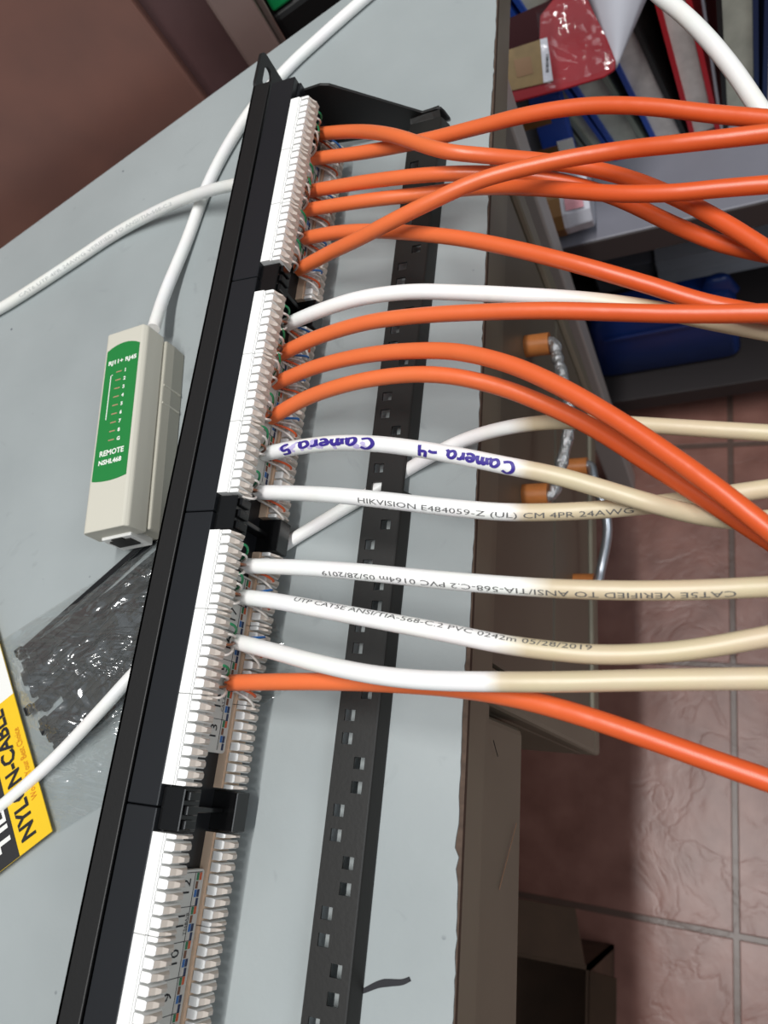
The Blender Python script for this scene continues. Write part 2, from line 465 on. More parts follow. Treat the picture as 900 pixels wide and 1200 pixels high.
# corner where right edge and slanted far edge meet
den = edir.x * ldir.y - edir.y * ldir.x
k = ((la.x - ea.x) * ldir.y - (la.y - ea.y) * ldir.x) / den
corner = ea + edir * k
NEAR = -.78
lk = (-.62 - la.x) / ldir.x
left_far = la + ldir * lk
rnd = random.Random(3)
poly = [V((-.62, NEAR, 0)), V((edge_x(NEAR), NEAR, 0))]
board = [(p.x, p.y) for p in poly] + [(corner.x, corner.y), (left_far.x, left_far.y)]
mb = MB(); mb.prism([(x, y, -.024) for x, y in board], (0, 0, .0205)); mb.build('desk_board', M['steel'], desk)
mb = MB(); mb.prism([(x, y, -.0035) for x, y in board], (0, 0, .0027)); mb.build('worn_edge', M['desk_edge'], desk)
# paint layer: its right border is worn and ragged
top = [V((-.62, NEAR, -.0008))]
y = NEAR
chip = 0
while y < corner.y - .004:
    tgt = 0.0
    if rnd.random() < .10: chip = rnd.choice([0, 0, .0005, .0012, .0018]) if y < -.1 else rnd.choice([0, 0, .0006])
    top.append(V((edge_x(y) - .0002 - chip - rnd.random() * .0006, y, -.0008)))
    y += .0018 + rnd.random() * .003
top += [V((corner.x, corner.y, -.0008)), V((left_far.x, left_far.y, -.0008))]
mb = MB(); mb.prism(top, (0, 0, .0008)); mb.build('desk_top', M['desk'], desk)
# front (the long side facing the chair): top rail, pedestal with two drawers, middle drawer
fx = lambda yy, d=0: edge_x(yy) - .001 + d
P0 = U(550, 808, 2, -.02); yA = -.268; yB = .024          # pedestal from yA to yB
def front_box(y0, y1, z0, z1, d0, d1, mb):
    # follows the slightly turned front plane
    a = [(fx(y0, d0), y0), (fx(y0, d1), y0), (fx(y1, d1), y1), (fx(y1, d0), y1)]
    mb.prism([(x, yy, z0) for x, yy in a], (0, 0, z1 - z0)); return mb
zbot = -.318
mb = MB(); front_box(yA, yB, zbot, -.024, -.42, -.012, mb); mb.build('pedestal', M['steel'], desk, bevel=.002)
mb = MB()
for z0, z1 in ((-.040, -.024), (zbot, zbot + .022)): front_box(yA, yB, z0, z1, -.014, -.001, mb)
for y0, y1 in ((yA, yA + .016), (yB - .016, yB)): front_box(y0, y1, zbot + .020, -.038, -.014, -.001, mb)
mb.build('pedestal_frame', M['steel'], desk, bevel=.0025)
drawers = []
for z0, z1, hy0, hy1, gm, hpx in ((-.170, -.042, -.086, -.162, 'film', ((616, 406), (613, 581))), (zbot + .024, -.173, -.094, -.168, 'chrome', ((665, 548), (672, 683)))):
    mb = MB(); front_box(yA + .018, yB - .018, z0, z1, -.014, -.0035, mb)
    d = mb.build('drawer', M['steel_dark'], desk, bevel=.002)
    h0 = U(*hpx[0], 0, fx(hy0, -.004)); h1 = U(*hpx[1], 0, fx(hy1, -.004))
    for h in (h0, h1):
        hmb = MB(); hmb.cyl(h, h + V((.0135, 0, 0)), .0062, 20); hmb.build('handle_post', M['copper'], d, smooth=True, auto=.6)
    pts = [h0 + V((.011, .001, .0)), h0 + V((.0155, .0, 0)), h0 + V((.018, -.010, 0)), (h0 + h1) / 2 + V((.0245, 0, 0)), h1 + V((.018, .010, 0)), h1 + V((.0155, 0, 0)), h1 + V((.011, -.001, 0))]
    pp = Path(pts, 8)
    q = random.Random(5)
    tube(pp, .0032, M[gm], 'handle_grip', d, n=14, rfun=(lambda s: 1 + .14 * math.sin(s * 900 + q.random())) if gm == 'film' else None)
# middle drawer over the knee space
yN = NEAR + .02
mb = MB(); front_box(yN, yA - .003, -.105, -.024, -.40, -.004, mb); mb.build('knee_drawer', M['steel'], desk, bevel=.004, seg=3)
mb = MB(); front_box(yN, yA + .0, -.036, -.024, -.05, -.001, mb); mb.build('top_rail', M['steel'], desk, bevel=.001)
# scratch lines on the knee drawer and a dried ink smudge on the top
for pa, pb in (((605, 965), (585, 1042)), ((578, 868), (583, 886))):
    A_, B_ = U(*pa, 0, fx(-.35, -.0037)), U(*pb, 0, fx(-.35, -.0037)); w_ = V((0, .00035, .00012))
    mb = MB(); mb.prism([A_ - w_, B_ - w_, B_ + w_, A_ + w_], V((.0002, 0, 0))); mb.build('scratch', M['led'] if pa[1] > 900 else M['gap'], desk)
A_, B_ = U(424, 1162, 2, 0), U(481, 1147, 2, 0); vs, fs = stroke_mesh([[(0, 0), (.33, .04), (.6, .02), (.85, -.02), (1, 0)]], .11)
dd = B_ - A_; pp_ = V((-dd.y, dd.x, 0)); mb = MB(); mb.add([A_ + dd * x + pp_ * y * (1.2 - abs(x - .5)) + V((0, 0, .0002)) for x, y in vs], fs); mb.build('ink_smudge', M['ink'], desk, recalc=False)
# legs
lc = U(744, 576, 2, ZF)
for x, yy in ((lc.x, lc.y + .012), (-.56, NEAR + .03), (.06, NEAR + .03), (-.5, -.2)):
    mb = MB(); mb.box((x - .03, yy - .012, ZF + .001), (x, yy + .012, -.024)); mb.build('leg', M['steel_light'], desk, bevel=.002)

# ------------------------------------------------------------------ patch panel
L6, PITCH = .0937, .109
Y0 = 0.0
panel = thing('patch_panel', 'long black network patch panel with white punch-down terminals lying on edge on the grey desk', 'patch panel', (0, -.2, 0))
ZB, ZT = .0060, .0482
XF = -.0241
YF, YN = .0150, -.4357
# front sheet: face and lips bent back
mb = MB()
mb.box((XF, YN, ZB), (XF + .0016, YF, ZT)); mb.box((XF, YN, ZT - .0014), (-.0143, YF, ZT)); mb.box((XF, YN, ZB), (-.0143, YF, ZB + .0014))
mb.build('front_plate', M['black'], panel, bevel=.0004)
# ears with slotted holes
def ear(y0, y1, sgn):
    outer = rrect(min(y0, y1), ZB, max(y0, y1), ZT - .0003, .0045)
    bm = bmesh.new()
    def ring(pts, x): return [bm.verts.new((x, a, b)) for a, b in pts]
    ym = y0 + (y1 - y0) * .55
    holes = []
    for zc in (.0400, .0145):
        holes.append(rrect(ym - .0068, zc - .0033, ym + .0068, zc + .0033, .00325))
    es = []
    for pts in [outer] + holes:
        r = ring(pts, XF); es += [bm.edges.new((r[i], r[(i + 1) % len(r)])) for i in range(len(r))]
    bmesh.ops.triangle_fill(bm, edges=es, use_beauty=True)
    me = bpy.data.meshes.new('mounting_ear'); bm.to_mesh(me); bm.free(); me.materials.append(M['black'])
    o = bpy.data.objects.new('mounting_ear', me); COL.objects.link(o); o.parent = panel; o.matrix_parent_inverse = WI(panel)
    md = o.modifiers.new('thick', 'SOLIDIFY'); md.thickness = .0016; md.offset = 0
    return o
ear(YF - .001, .0402, 1); ear(YN + .001, -.4610, -1)

def tooth_row(mb, y0, y1, z_off, nslots, first, last):
    """white terminal block: body plus teeth between wire slots"""
    pitch = (y1 - y0) / nslots; gap = .00085
    z0, z1 = .0362 + z_off, .0470 + z_off
    mb.cur = 0
    mb.cur = 2 if z_off else 0  # lower-row body takes the painted bounce tint
    mb.box((-.0005, y0, z0), (.0042, y1, z1))
    mb.box((.0042, y0, z0 + .0004), (.0050, y1, z1 - .0006))
    mb.cur = 0
    for k in range(nslots + 1):
        a = y0 + k * pitch - pitch / 2 + gap / 2; b = y0 + k * pitch + pitch / 2 - gap / 2
        if k == 0: a = y0
        if k == nslots: b = y1
        c = (a + b) / 2; h = (b - a) / 2
        zt, zb = z1 - .0006, z0 + .0004
        # main body, then a chisel tip that narrows and slopes
        def ring(x, hh, za, zc): return [V((x, c - hh, zc)), V((x, c + hh, zc)), V((x, c + hh, za)), V((x, c - hh, za))]
        mb.cur = 0
        mb.loft([ring(.0048, h, zb, zt), ring(.0082, h, zb, zt), ring(.0089, h * .74, zb + .0004, zt - .0003)])
        mb.cur = 1
        mb.loft([ring(.0088, h * .74, zb + .0004, zt - .0003), ring(.0098, h * .70, zb + .0016, zt - .0026), ring(.0110, h * .42, zb + .0028, zt - .0042)])
        mb.cur = 0

def port_y(g, i): return Y0 - g * PITCH - (i + .5) * L6 / 6
CODES = [('w_orange', 'w_green'), ('w_white', 'w_brown'), ('bnavy', 'w_blue'), ('bnavy', 'w_white')]
for gi in range(4):
    ya = Y0 - gi * PITCH; yb = ya - L6
    ha = ya + (.0145 if gi == 0 else (PITCH - L6) / 2 + .0001); hb = yb - (.0145 if gi == 3 else (PITCH - L6) / 2 - .0001)
    mb = MB()
    mb.cur = 0
    mb.box((-.0139, hb + .0002, ZB + .0016), (-.0006, ha - .0002, ZT - .0010))       # jack block behind the face plate
    mb.box((-.0013, hb + .0002, ZB + .003), (.0006, ha - .0002, ZT - .005))
    mb.cur = 1
    # glossy filler with ribs in the gap after the block
    if gi < 3:
        g0, g1 = yb - (PITCH - L6) + .0006, yb - .0006
        mb.box((-.0006, g0, .0355), (.0085, g1, .0452)); mb.box((-.0006, g0, ZB + .002), (.0112, g1, .0165))
        for kk in range(3):
            c = g0 + (g1 - g0) * (kk + .5) / 3
            mb.box((.0085, c - .0016, .0375), (.0100, c + .0016, .0440))
        mb.box((.0006, (g0 + g1) / 2 - .001, .0165), (.0060, (g0 + g1) / 2 + .001, .0355))
    mb.build('jack_housing', [M['black_satin'], M['black_gloss']], panel, bevel=.0003, seg=1)
    for zo in (0, -.0292):
        for kblk in range(3):
            a = yb + kblk * L6 / 3 + .00012; b = yb + (kblk + 1) * L6 / 3 - .00012
            mb = MB(); tooth_row(mb, a, b, zo, 8, True, True)
            mb.build('terminal_block', [M['idc'], M['idc_tip'], M['idc_tan']], panel)
    # numbered wiring label between the two rows
    xl = .0036; la0, la1 = yb + .0125, ya - .0125
    lz0, lz1 = .0186, .0350
    mb = MB(); mb.prism([(xl - .0020, a, b) for a, b in rrect(la0, lz0, la1, lz1, .0016)], (.0020, 0, 0))
    lab = mb.build('wiring_label', M['label'], panel)
    sq = MB(); lines = MB()
    mats = [M['w_orange'], M['w_green'], M['w_brown'], M['bnavy'], M['w_blue'], M['w_white']]
    idx = {'w_orange': 0, 'w_green': 1, 'w_brown': 2, 'bnavy': 3, 'w_blue': 4, 'w_white': 5}
    cw = (la1 - la0 - .002) / 6
    for i in range(6):
        c1 = la1 - .001 - i * cw
        for j, (m1, m2) in enumerate(CODES):
            yy1 = c1 - j * cw / 4 - .0002; yy0 = yy1 - cw / 4 + .0003
            for kq, mm in ((0, m1), (1, m2)):
                zq = .0200 + kq * .0016
                sq.cur = idx[mm]; sq.quad((xl + .0001, yy0, zq), (xl + .0001, yy1, zq), (xl + .0001, yy1, zq + .0014), (xl + .0001, yy0, zq + .0014))
        lines.box((xl, c1 - .0001, .0200), (xl + .00012, c1 + .0001, .0345))
    lines.box((xl, la0 + .001, .0238), (xl + .00012, la1 - .001, .0240))
    sq.build('colour_code', mats, lab, recalc=False)
    lines.build('cell_lines', M['ink'], lab)
    if gi >= 2:
        for i in range(6):
            num = str((18 if gi == 2 else 12) - i)
            vf = text_mesh(num, .0062)
            c1 = la1 - .001 - (i + .5) * cw
            ww = width(vf)
            # reads upwards along the panel
            flat(vf, (xl + .00015, c1 - ww / 2, .0262), (0, 1, 0), (0, 0, 1), M['ink'], 'port_number', lab)
        for i, tx in ((4 if gi == 2 else 1, 'CAT 6' if gi == 2 else 'T568A/B'),):
            vf = text_mesh(tx, .0020); c1 = la1 - .001 - (i + .5) * cw
            flat(vf, (xl + .00015, c1 - width(vf) / 2, .0243), (0, 1, 0), (0, 0, 1), M['ink'], 'label_text', lab)

# cable support bar: perforated channel with an arm at each end
BX0, BXR, BX1, BZ = .0441, .0603, .0640, .0067
cols = [BX0, .0490 - .0022, .0490 + .0022, .0551 - .0022, .0551 + .0022, BXR]
ys = []; holes = {}
HP = .00850; HY = -.28035
k0, k1 = -32, 16
yb0, yb1 = -.4330, .0100
brk = [yb0]
for k in range(k1, k0, -1):
    c = HY - k * HP
    if c - .003 < yb0 or c + .003 > yb1: continue
    brk += [c - .0021, c + .0021]; holes[(round(c, 5))] = k
brk.append(yb1)
mb = MB()
for j in range(len(brk) - 1):
    a, b = brk[j], brk[j + 1]; c = round((a + b) / 2, 5)
    kk = holes.get(c) if (b - a) < .0043 else None
    for i in range(5):
        if kk is not None:
            left = (kk % 4) in (0, 1)
            if (i == 1 and left) or (i == 3 and not left): continue
        x0, x1 = cols[i], cols[i + 1]
        mb.quad((x0, a, BZ), (x1, a, BZ), (x1, b, BZ), (x0, b, BZ))
    # rolled right edge
    prof = [(BXR, BZ), (BXR + .0005, BZ - .0003), (BXR + .0008, BZ - .0009), (BXR + .0026, .0012), (BXR + .0028, .0004)] if (a + b) / 2 < -.190 or (a + b) / 2 > -.168 else [(BXR, BZ), (BXR + .0005, BZ - .0003), (BXR + .0008, BZ - .0009), (BXR + .00085, BZ - .0010), (BXR + .0009, BZ - .0011)]
    for (xa, za), (xb, zb2) in zip(prof, prof[1:]):
        mb.quad((xa, a, za), (xb, a, zb2), (xb, b, zb2), (xa, b, za))
    
o = mb.build('support_bar', M['bar'], panel, recalc=False)
bm = bmesh.new(); bm.from_mesh(o.data); bmesh.ops.remove_doubles(bm, verts=bm.verts, dist=1e-5); bmesh.ops.recalc_face_normals(bm, faces=bm.faces); bm.to_mesh(o.data); bm.free()
md = o.modifiers.new('thick', 'SOLIDIFY'); md.thickness = .0009; md.offset = -1
for yy, sg in ((.0128, 1), (-.4357, -1)):
    prof = [(-.0139, .0440), (-.0051, .0395), (.0093, .0400), (.0138, .0385), (.0513, .0093), (.0590, .0096), (.0611, .0088), (.0622, .0060), (.0634, .0008), (.0455, .0006), (.0300, .0006), (-.0139, .0060)]
    mb = MB(); mb.prism([(x, yy, z) for x, z in prof], (0, .0016, 0)); mb.build('support_arm', M['black'], panel, bevel=.0005)
# small return flange where the bar meets the arm at the far end
mb = MB(); mb.prism([(.0441, .0098, .0058), (.0603, .0098, .0058), (.0603, .0135, .0094), (.0441, .0135, .0078)], (0, .0008, .0004)); mb.build('bar_flange', M['bar'], panel, bevel=.0006)

# ------------------------------------------------------------------ cables
R_OR, R_WH = .00312, .0031
slots_z = {'top': .0412, 'bot': .0120}
def conductors(root, path, r, y_c):
    """eight thin wires fanned from the jacket end into the terminal slots"""
    p0 = path.p[0]; t = path.t[0]
    gi = min(3, max(0, int((Y0 - y_c) // PITCH)))
    pit = L6 / 24
    i0 = round((Y0 - gi * PITCH - y_c) / pit - .5)
    i0 = min(max(i0, 2), 22)
    cols8 = ['w_green', 'w_white', 'w_brown', 'w_white'], ['w_blue', 'w_white', 'w_orange', 'w_white']
    u = t.cross(V((0, 0, 1))).normalized(); wv = u.cross(t)
    for row, (zr, cc, sg) in enumerate(((.0385, cols8[0], 1), (.0150, cols8[1], -1))):
        for j in range(4):
            ys_ = Y0 - gi * PITCH - (i0 - 1.5 + j + .5) * pit
            s0 = p0 + u * (j - 1.5) * .0009 + wv * sg * .0010 + t * .002
            e = V((.0078, ys_, zr + sg * .0030)); e1 = V((.0112, ys_, zr))
            pp = Path([s0, s0 - t * .004, (s0 - t * .004).lerp(e1, .6) + V((.002, 0, 0)), e1, e], 5, smooth=1)
            tube(pp, .00052, M[cc[j]], 'conductor', root, n=7)

CABLES = {}
def cable(key, label, mt, pts, r, group=None, cond=True, light_tone=None, cat='cable', name='network_cable', ext=True):
    W = [U(a, b, 2, z) for a, b, z in pts]
    if ext: W.append(W[-1] + (W[-1] - W[-2]).normalized() * .035)
    path = Path(W, 8, smooth=3)
    root = thing(name, label, cat, tuple(W[0]), group)
    tone_at = None
    if mt is M['orange']: sm = path.s_at_px(590, W[0].y and pts[len(pts) // 2][1]); light_tone = None; tone_at = lambda d: min(1, max(0, (d - sm) / .09 + .5))  # orange cables: the painted change of light runs in gradually
    if light_tone is not None:
        sa = path.s_at_px(*light_tone[:2]); wd = light_tone[2] if len(light_tone) > 2 else .003  # where the painted light boundary crosses this cable
        tone_at = lambda d: min(1, max(0, (d - sa) / wd + .5))
    tube(path, r, mt, 'jacket', root, light_tone=tone_at, n=20)
    if cond: conductors(root, path, r, W[0].y)
    CABLES[key] = (path, root)
    return path, root

OG = 'orange cables from the patch panel'; WG = 'white cables from the patch panel'
cable('o1', 'topmost orange cable, from the first port, dipping under the long crossing orange cable', M['orange'],
      [(371, 157, .027), (420, 154, .036), (462, 159, .044), (520, 177, .047), (575, 183, .042), (640, 189, .033), (690, 197, .029), (740, 210, .030), (800, 235, .031), (850, 262, .031), (905, 297, .031)], R_OR, OG)
cable('o2', 'orange cable from the second port, arching highest at the top of the photo', M['orange'],
      [(368, 186, .027), (430, 178, .032), (500, 164, .036), (560, 149, .041), (620, 134, .045), (690, 124, .046), (760, 125, .046), (830, 133, .045), (905, 140, .045)], R_OR, OG)
cable('o3', 'orange cable from the third port, sinking beneath two others towards the lower right', M['orange'],
      [(363, 224, .027), (430, 213, .034), (500, 205, .037), (560, 203, .034), (620, 206, .027), (680, 218, .023), (730, 235, .022), (787, 262, .022), (840, 284, .022), (880, 294, .022), (910, 300, .022)], R_OR, OG)
cable('o4', 'orange cable from the fourth port, running almost straight to the right edge', M['orange'],
      [(360, 246, .027), (430, 235, .030), (500, 227, .0275), (560, 220, .027), (640, 221, .037), (720, 227, .041), (790, 226, .042), (843, 221, .042), (905, 216, .042)], R_OR, OG)
cable('o5', 'long orange cable crossing over four others as it climbs to the right', M['orange'],
      [(350, 316, .027), (385, 297, .036), (420, 280, .043), (460, 259, .049), (500, 239, .052), (560, 212, .053), (640, 191, .051), (720, 177, .050), (800, 168, .052), (905, 156, .052)], R_OR, OG)
cable('o6', 'orange cable from the fifth port, sloping down to the wide straight orange cable', M['orange'],
      [(357, 279, .027), (400, 272, .032), (450, 271, .036), (530, 278, .040), (600, 291, .041), (680, 311, .040), (760, 334, .036), (820, 353, .033), (870, 364, .032), (920, 373, .031)], R_OR, OG)
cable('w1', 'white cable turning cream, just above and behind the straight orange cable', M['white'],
      [(337, 380, .027), (370, 366, .034), (420, 350, .040), (480, 342, .041), (540, 343, .039), (620, 347, .036), (700, 353, .031), (770, 363, .027), (830, 376, .025), (910, 391, .024)], R_WH, WG, light_tone=(690, 352, .04))
cable('o7', 'straight orange cable running right, covering the end of a cream cable', M['orange'],
      [(329, 415, .027), (370, 396, .034), (430, 378, .040), (490, 370, .043), (560, 366, .044), (640, 364, .044), (720, 366, .043), (800, 368, .042), (910, 367, .042)], R_OR, OG)
cable('o8', 'upper one of two thick orange cables curving steeply down to the right', M['orange'],
      [(323, 449, .027), (370, 430, .035), (430, 416, .042), (490, 411, .046), (540, 413, .049), (600, 428, .051), (660, 455, .052), (720, 490, .052), (780, 530, .052), (840, 573, .052), (910, 628, .051)], R_OR, OG)
cable('o9', 'lower one of two thick orange cables, tucked beneath its neighbour', M['orange'],
      [(317, 490, .027), (360, 466, .035), (420, 447, .041), (480, 439, .043), (530, 441, .043), (590, 455, .041), (650, 479, .039), (700, 504, .038), (760, 542, .038), (830, 586, .038), (910, 638, .038)], R_OR, OG)
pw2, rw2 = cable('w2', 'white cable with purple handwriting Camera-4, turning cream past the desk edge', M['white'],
      [(310, 532, .027), (350, 524, .034), (400, 519, .039), (450, 521, .042), (520, 531, .044), (590, 545, .043), (650, 557, .041), (700, 571, .039), (760, 589, .037), (820, 604, .0315), (875, 610, .029), (915, 608, .029)], R_WH, WG, light_tone=(612, 549, .006))
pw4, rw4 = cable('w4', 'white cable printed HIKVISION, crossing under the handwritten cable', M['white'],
      [(299, 577, .027), (350, 578, .033), (400, 581, .038), (450, 586, .040), (520, 594, .040), (590, 600, .037), (650, 600, .033), (720, 596, .030), (800, 587, .026), (910, 571, .024)], R_WH, WG, light_tone=(608, 600, .006))
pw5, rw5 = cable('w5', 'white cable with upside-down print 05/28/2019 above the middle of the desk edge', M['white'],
      [(287, 663, .027), (350, 665, .033), (420, 670, .038), (500, 678, .040), (580, 685, .040), (660, 690, .040), (740, 692, .039), (820, 691, .038), (910, 687, .037)], R_WH, WG, light_tone=(632, 688, .012))
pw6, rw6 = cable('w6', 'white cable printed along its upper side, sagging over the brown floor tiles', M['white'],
      [(280, 699, .027), (320, 704, .033), (380, 715, .038), (450, 728, .041), (520, 741, .041), (590, 755, .040), (650, 763, .039), (700, 767, .038), (760, 766, .037), (820, 760, .037), (910, 744, .037)], R_WH, WG, light_tone=(597, 757, .012))
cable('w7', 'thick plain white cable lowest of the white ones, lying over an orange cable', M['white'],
      [(277, 752, .027), (320, 763, .036), (380, 779, .043), (440, 791, .047), (500, 797, .049), (580, 799, .049), (660, 799, .048), (760, 797, .046), (910, 795, .045)], R_WH, WG, light_tone=(576, 799, .006))
cable('o10', 'lowest orange cable, emerging from under a white cable and sloping to the lower right', M['orange'],
      [(270, 800, .027), (330, 799, .032), (400, 799, .035), (460, 801, .037), (540, 807, .039), (610, 819, .041), (680, 838, .042), (760, 865, .042), (830, 890, .042), (910, 918, .042)], R_OR, OG)
# cables lying on the desk
cable('l3', 'white cable crossing the plastic bag and passing under the patch panel and bar', M['white'],
      [(-420, 1230, .0032), (-220, 1110, .0032), (-60, 992, .0032), (0, 946, .0032), (60, 893, .0050), (120, 830, .0130), (160, 786, .0120), (205, 742, .0033), (265, 692, .0030), (330, 641, .0030), (380, 610, .0029), (430, 580, .0028), (490, 543, .0030), (540, 517, .0090), (600, 500, .020), (660, 494, .024), (720, 496, .026), (800, 501, .027), (910, 508, .028)], .0028, cond=False, light_tone=(612, 498, .010))
pl1, rl1 = cable('l1', 'off-white cable on the desk entering the front of the patch panel from the left', M['offwhite'],
      [(-420, 740, .0035), (-220, 545, .0035), (-60, 396, .0035), (0, 362, .0035), (40, 337, .0035), (90, 304, .0035), (140, 271, .004), (200, 240, .009), (240, 225, .014), (268, 218, .018), (292, 214, .022)], .0032, cond=False, ext=False)
cable('l2', 'white cable rising from the green-labelled tester and passing behind the panel ear', M['white'],
      [(180, 385, .014), (193, 345, .008), (220, 280, .0036), (243, 218, .0034), (270, 166, .0034), (300, 122, .0034), (340, 77, .0034), (380, 40, .0034), (430, -4, .0034), (480, -45, .0034)], .0033, cond=False)
pr1, rr1 = cable('r1', 'white cable hanging in front of the books, ending behind the topmost orange cable', M['offwhite'],
      [(740, -40, .034), (770, -8, .034), (800, 16, .034), (830, 46, .033), (860, 83, .031), (885, 120, .029), (905, 150, .027), (930, 200, .025)], .0034, cond=False)

# prints on the cables
def print_on(pth, root, txt, px0, px1, size, flip, off, mt=M['grey_ink']):
    vf = text_mesh(txt, size, .0007)
    s0, s1 = pth.s_at_px(*px0), pth.s_at_px(*px1)
    wrap(pth, .0031, fit(vf, abs(s1 - s0)), s0, mt, 'cable_print', root, flip=flip, off=off)
print_on(pw4, rw4, 'HIKVISION E484059-Z (UL) CM 4PR 24AWG', (427, 584), (744, 595), .0027, False, -.0022)
print_on(pw5, rw5, 'CAT5E VERIFIED TO ANSI/TIA-568-C.2 PVC 0164m 05/28/2019', (866, 690), (388, 668), .0027, True, -.0006)
print_on(pw6, rw6, 'UTP CAT5E ANSI/TIA-568-C.2 PVC 0242m 05/28/2019', (345, 709), (692, 767), .0027, False, .0016)
print_on(pl1, rl1, 'CAT6 UTP 4PR 24AWG VERIFIED TO ANSI/TIA-568-C.2', (26, 346), (205, 238), .0026, False, -.0022, M['pale_ink'])
print_on(pr1, rr1, '2019', (893, 130), (873, 100), .003, True, -.001, M['pale_ink'])
# purple marker handwriting, drawn as pen strokes
GL = {
    'C': ([[(.75, .8), (.45, 1.0), (.12, .75), (.05, .4), (.3, .05), (.75, .15)]], .95),
    'a': ([[(.6, .55), (.35, .65), (.08, .35), (.25, .05), (.55, .2), (.6, .55), (.6, .2), (.75, .02)]], .8),
    'm': ([[(.05, .6), (.1, .05)], [(.1, .4), (.3, .62), (.38, .4), (.4, .05)], [(.4, .4), (.6, .62), (.7, .4), (.75, .03)]], .9),
    'e': ([[(.08, .32), (.55, .38), (.4, .62), (.12, .5), (.1, .15), (.4, .02), (.62, .12)]], .72),
    'r': ([[(.08, .6), (.12, .02)], [(.12, .35), (.28, .58), (.5, .56)]], .55),
    '-': ([[(.1, .4), (.5, .45), (.75, .36)]], .9),
    '4': ([[(.15, 1.0), (.08, .5), (.6, .5)], [(.55, .95), (.52, .5), (.6, 0)]], .8),
    '5': ([[(.65, 1.0), (.15, .95), (.12, .55), (.5, .6), (.62, .25), (.1, .02)]], .8),
    ' ': ([], .5),
}
def hand(txt, h, jitter=.0, skip=0.):
    q = random.Random(11); x = 0; out = []
    for ch in txt:
        st, adv = GL[ch]
        for s_ in st:
            if q.random() < skip: continue
            out.append([((px_ + x) * h * .9 + q.uniform(-jitter, jitter), py_ * h + q.uniform(-jitter, jitter)) for px_, py_ in s_])
        x += adv
    return out
vf = stroke_mesh(hand('Camera -4', .0043), .00098)
sA, sB = pw2.s_at_px(606, 548), pw2.s_at_px(497, 527)
wrap(pw2, .0031, fit(vf, sA - sB), sA, M['purple'], 'handwriting', rw2, flip=True, off=.0011, lift=.00016)
vf = stroke_mesh(hand('Camera 5', .0040, .0002, .12), .00085)
sA, sB = pw2.s_at_px(441, 521), pw2.s_at_px(332, 527)
wrap(pw2, .0031, fit(vf, sA - sB), sA, M['purple'], 'handwriting', rw2, flip=True, off=.0014, lift=.00018)
# smear patches under the rubbed first word
q = random.Random(4); vs = []; fs = []
for i in range(22):
    cx = q.uniform(.001, sA - sB - .001); cy = q.uniform(-.0004, .0034); rr = q.uniform(.0007, .0016); o0 = len(vs)
    vs.append((cx, cy))
    for kk in range(10): vs.append((cx + rr * 1.3 * math.cos(kk * PI / 5) * q.uniform(.7, 1.1), cy + rr * .8 * math.sin(kk * PI / 5) * q.uniform(.7, 1.1)))
    fs += [(o0, o0 + 1 + kk, o0 + 1 + (kk + 1) % 10) for kk in range(10)]
wrap(pw2, .0031, (vs, fs), sA, M['purple_smear'], 'ink_smear', rw2, flip=True, off=.0010, lift=.00007)

# ------------------------------------------------------------------ cable tester
tb = thing('cable_tester', 'beige hand-held cable tester remote with green REMOTE label and socket', 'cable tester', tuple(U(138, 500, 2, .028)[:2]) + (0,))
a0 = U(147, 391, 2, .028); a1 = U(121, 618, 2, .028)
ay = (a0 - a1); ay.z = 0; TL = ay.length; ay.normalize(); axx = V((ay.y, -ay.x, 0))
TO = V((a1.x, a1.y, 0))
def TP(x, y, z): return TO + axx * x + ay * y + V((0, 0, z))
TW = .0128
# section: upper shell, seam, lower shell (flared towards the desk)
def shell(prof, y0, y1, bulge0, bulge1, mb, n=10):
    rings = []
    for kk in range(n + 1):
        f = kk / n; rr = []
        for (x, z) in prof:
            yy = y0 + (y1 - y0) * f
            e = 1 - (x / (TW + .004)) ** 2
            yy += -(bulge0 * e) * max(0, 1 - f * 3) + (bulge1 * e) * max(0, f * 3 - 2)
            rr.append(TP(x, yy, z))
        rings.append(rr)
    mb.loft(rings)
mb = MB(); shell([(-TW - .0005, .0150), (TW + .0010, .0150), (TW + .0006, .0200), (TW, .0262), (TW - .0018, .0280), (-TW + .0018, .0280), (-TW, .0262), (-TW - .0004, .0200)], 0, TL, .002, .005, mb)
mb.build('upper_shell', M['beige'], tb, bevel=.0007, seg=2)
mb = MB(); shell([(-TW - .0012, .0146), (TW + .0022, .0146), (TW + .0030, .0090), (TW + .0026, 0), (-TW - .0022, 0), (-TW - .0026, .0090)], .0015, TL - .001, .0015, .004, mb)
mb.build('lower_shell', M['beige2'], tb, bevel=.0007, seg=2)
mb = MB()
for yy in (.078, .068): mb.prism([TP(TW + .0022, yy, .0020), TP(TW + .0034, yy, .0020), TP(TW + .0028, yy, .0140), TP(TW + .0016, yy, .0140)], ay * .0008)
mb.build('grip_rib', M['beige'], tb)
pts = []
ly0, ly1 = .0245, .0965
for kk in range(9): x = -.0100 + .0200 * kk / 8; pts.append((x, ly0 - .0012 * (1 - (x / .01) ** 2)))
for kk in range(9): x = .0100 - .0200 * kk / 8; pts.append((x, ly1 + .0030 * (1 - (x / .01) ** 2)))
mb = MB(); mb.prism([TP(x, yy, .02795) for x, yy in pts], V((0, 0, .00025))); lab = mb.build('label_panel', M['green'], tb)
def tt(txt, size, x, yy, wd=None):
    vf = text_mesh(txt, size, bold=.00012)
    if wd: vf = fit(vf, wd)
    return flat(vf, TP(x, yy, .02830), axx, ay, M['print_white'], 'label_text', lab)
tt('RJ11+ RJ45', .0032, -.0084, .0878, .0172)
dash = MB()
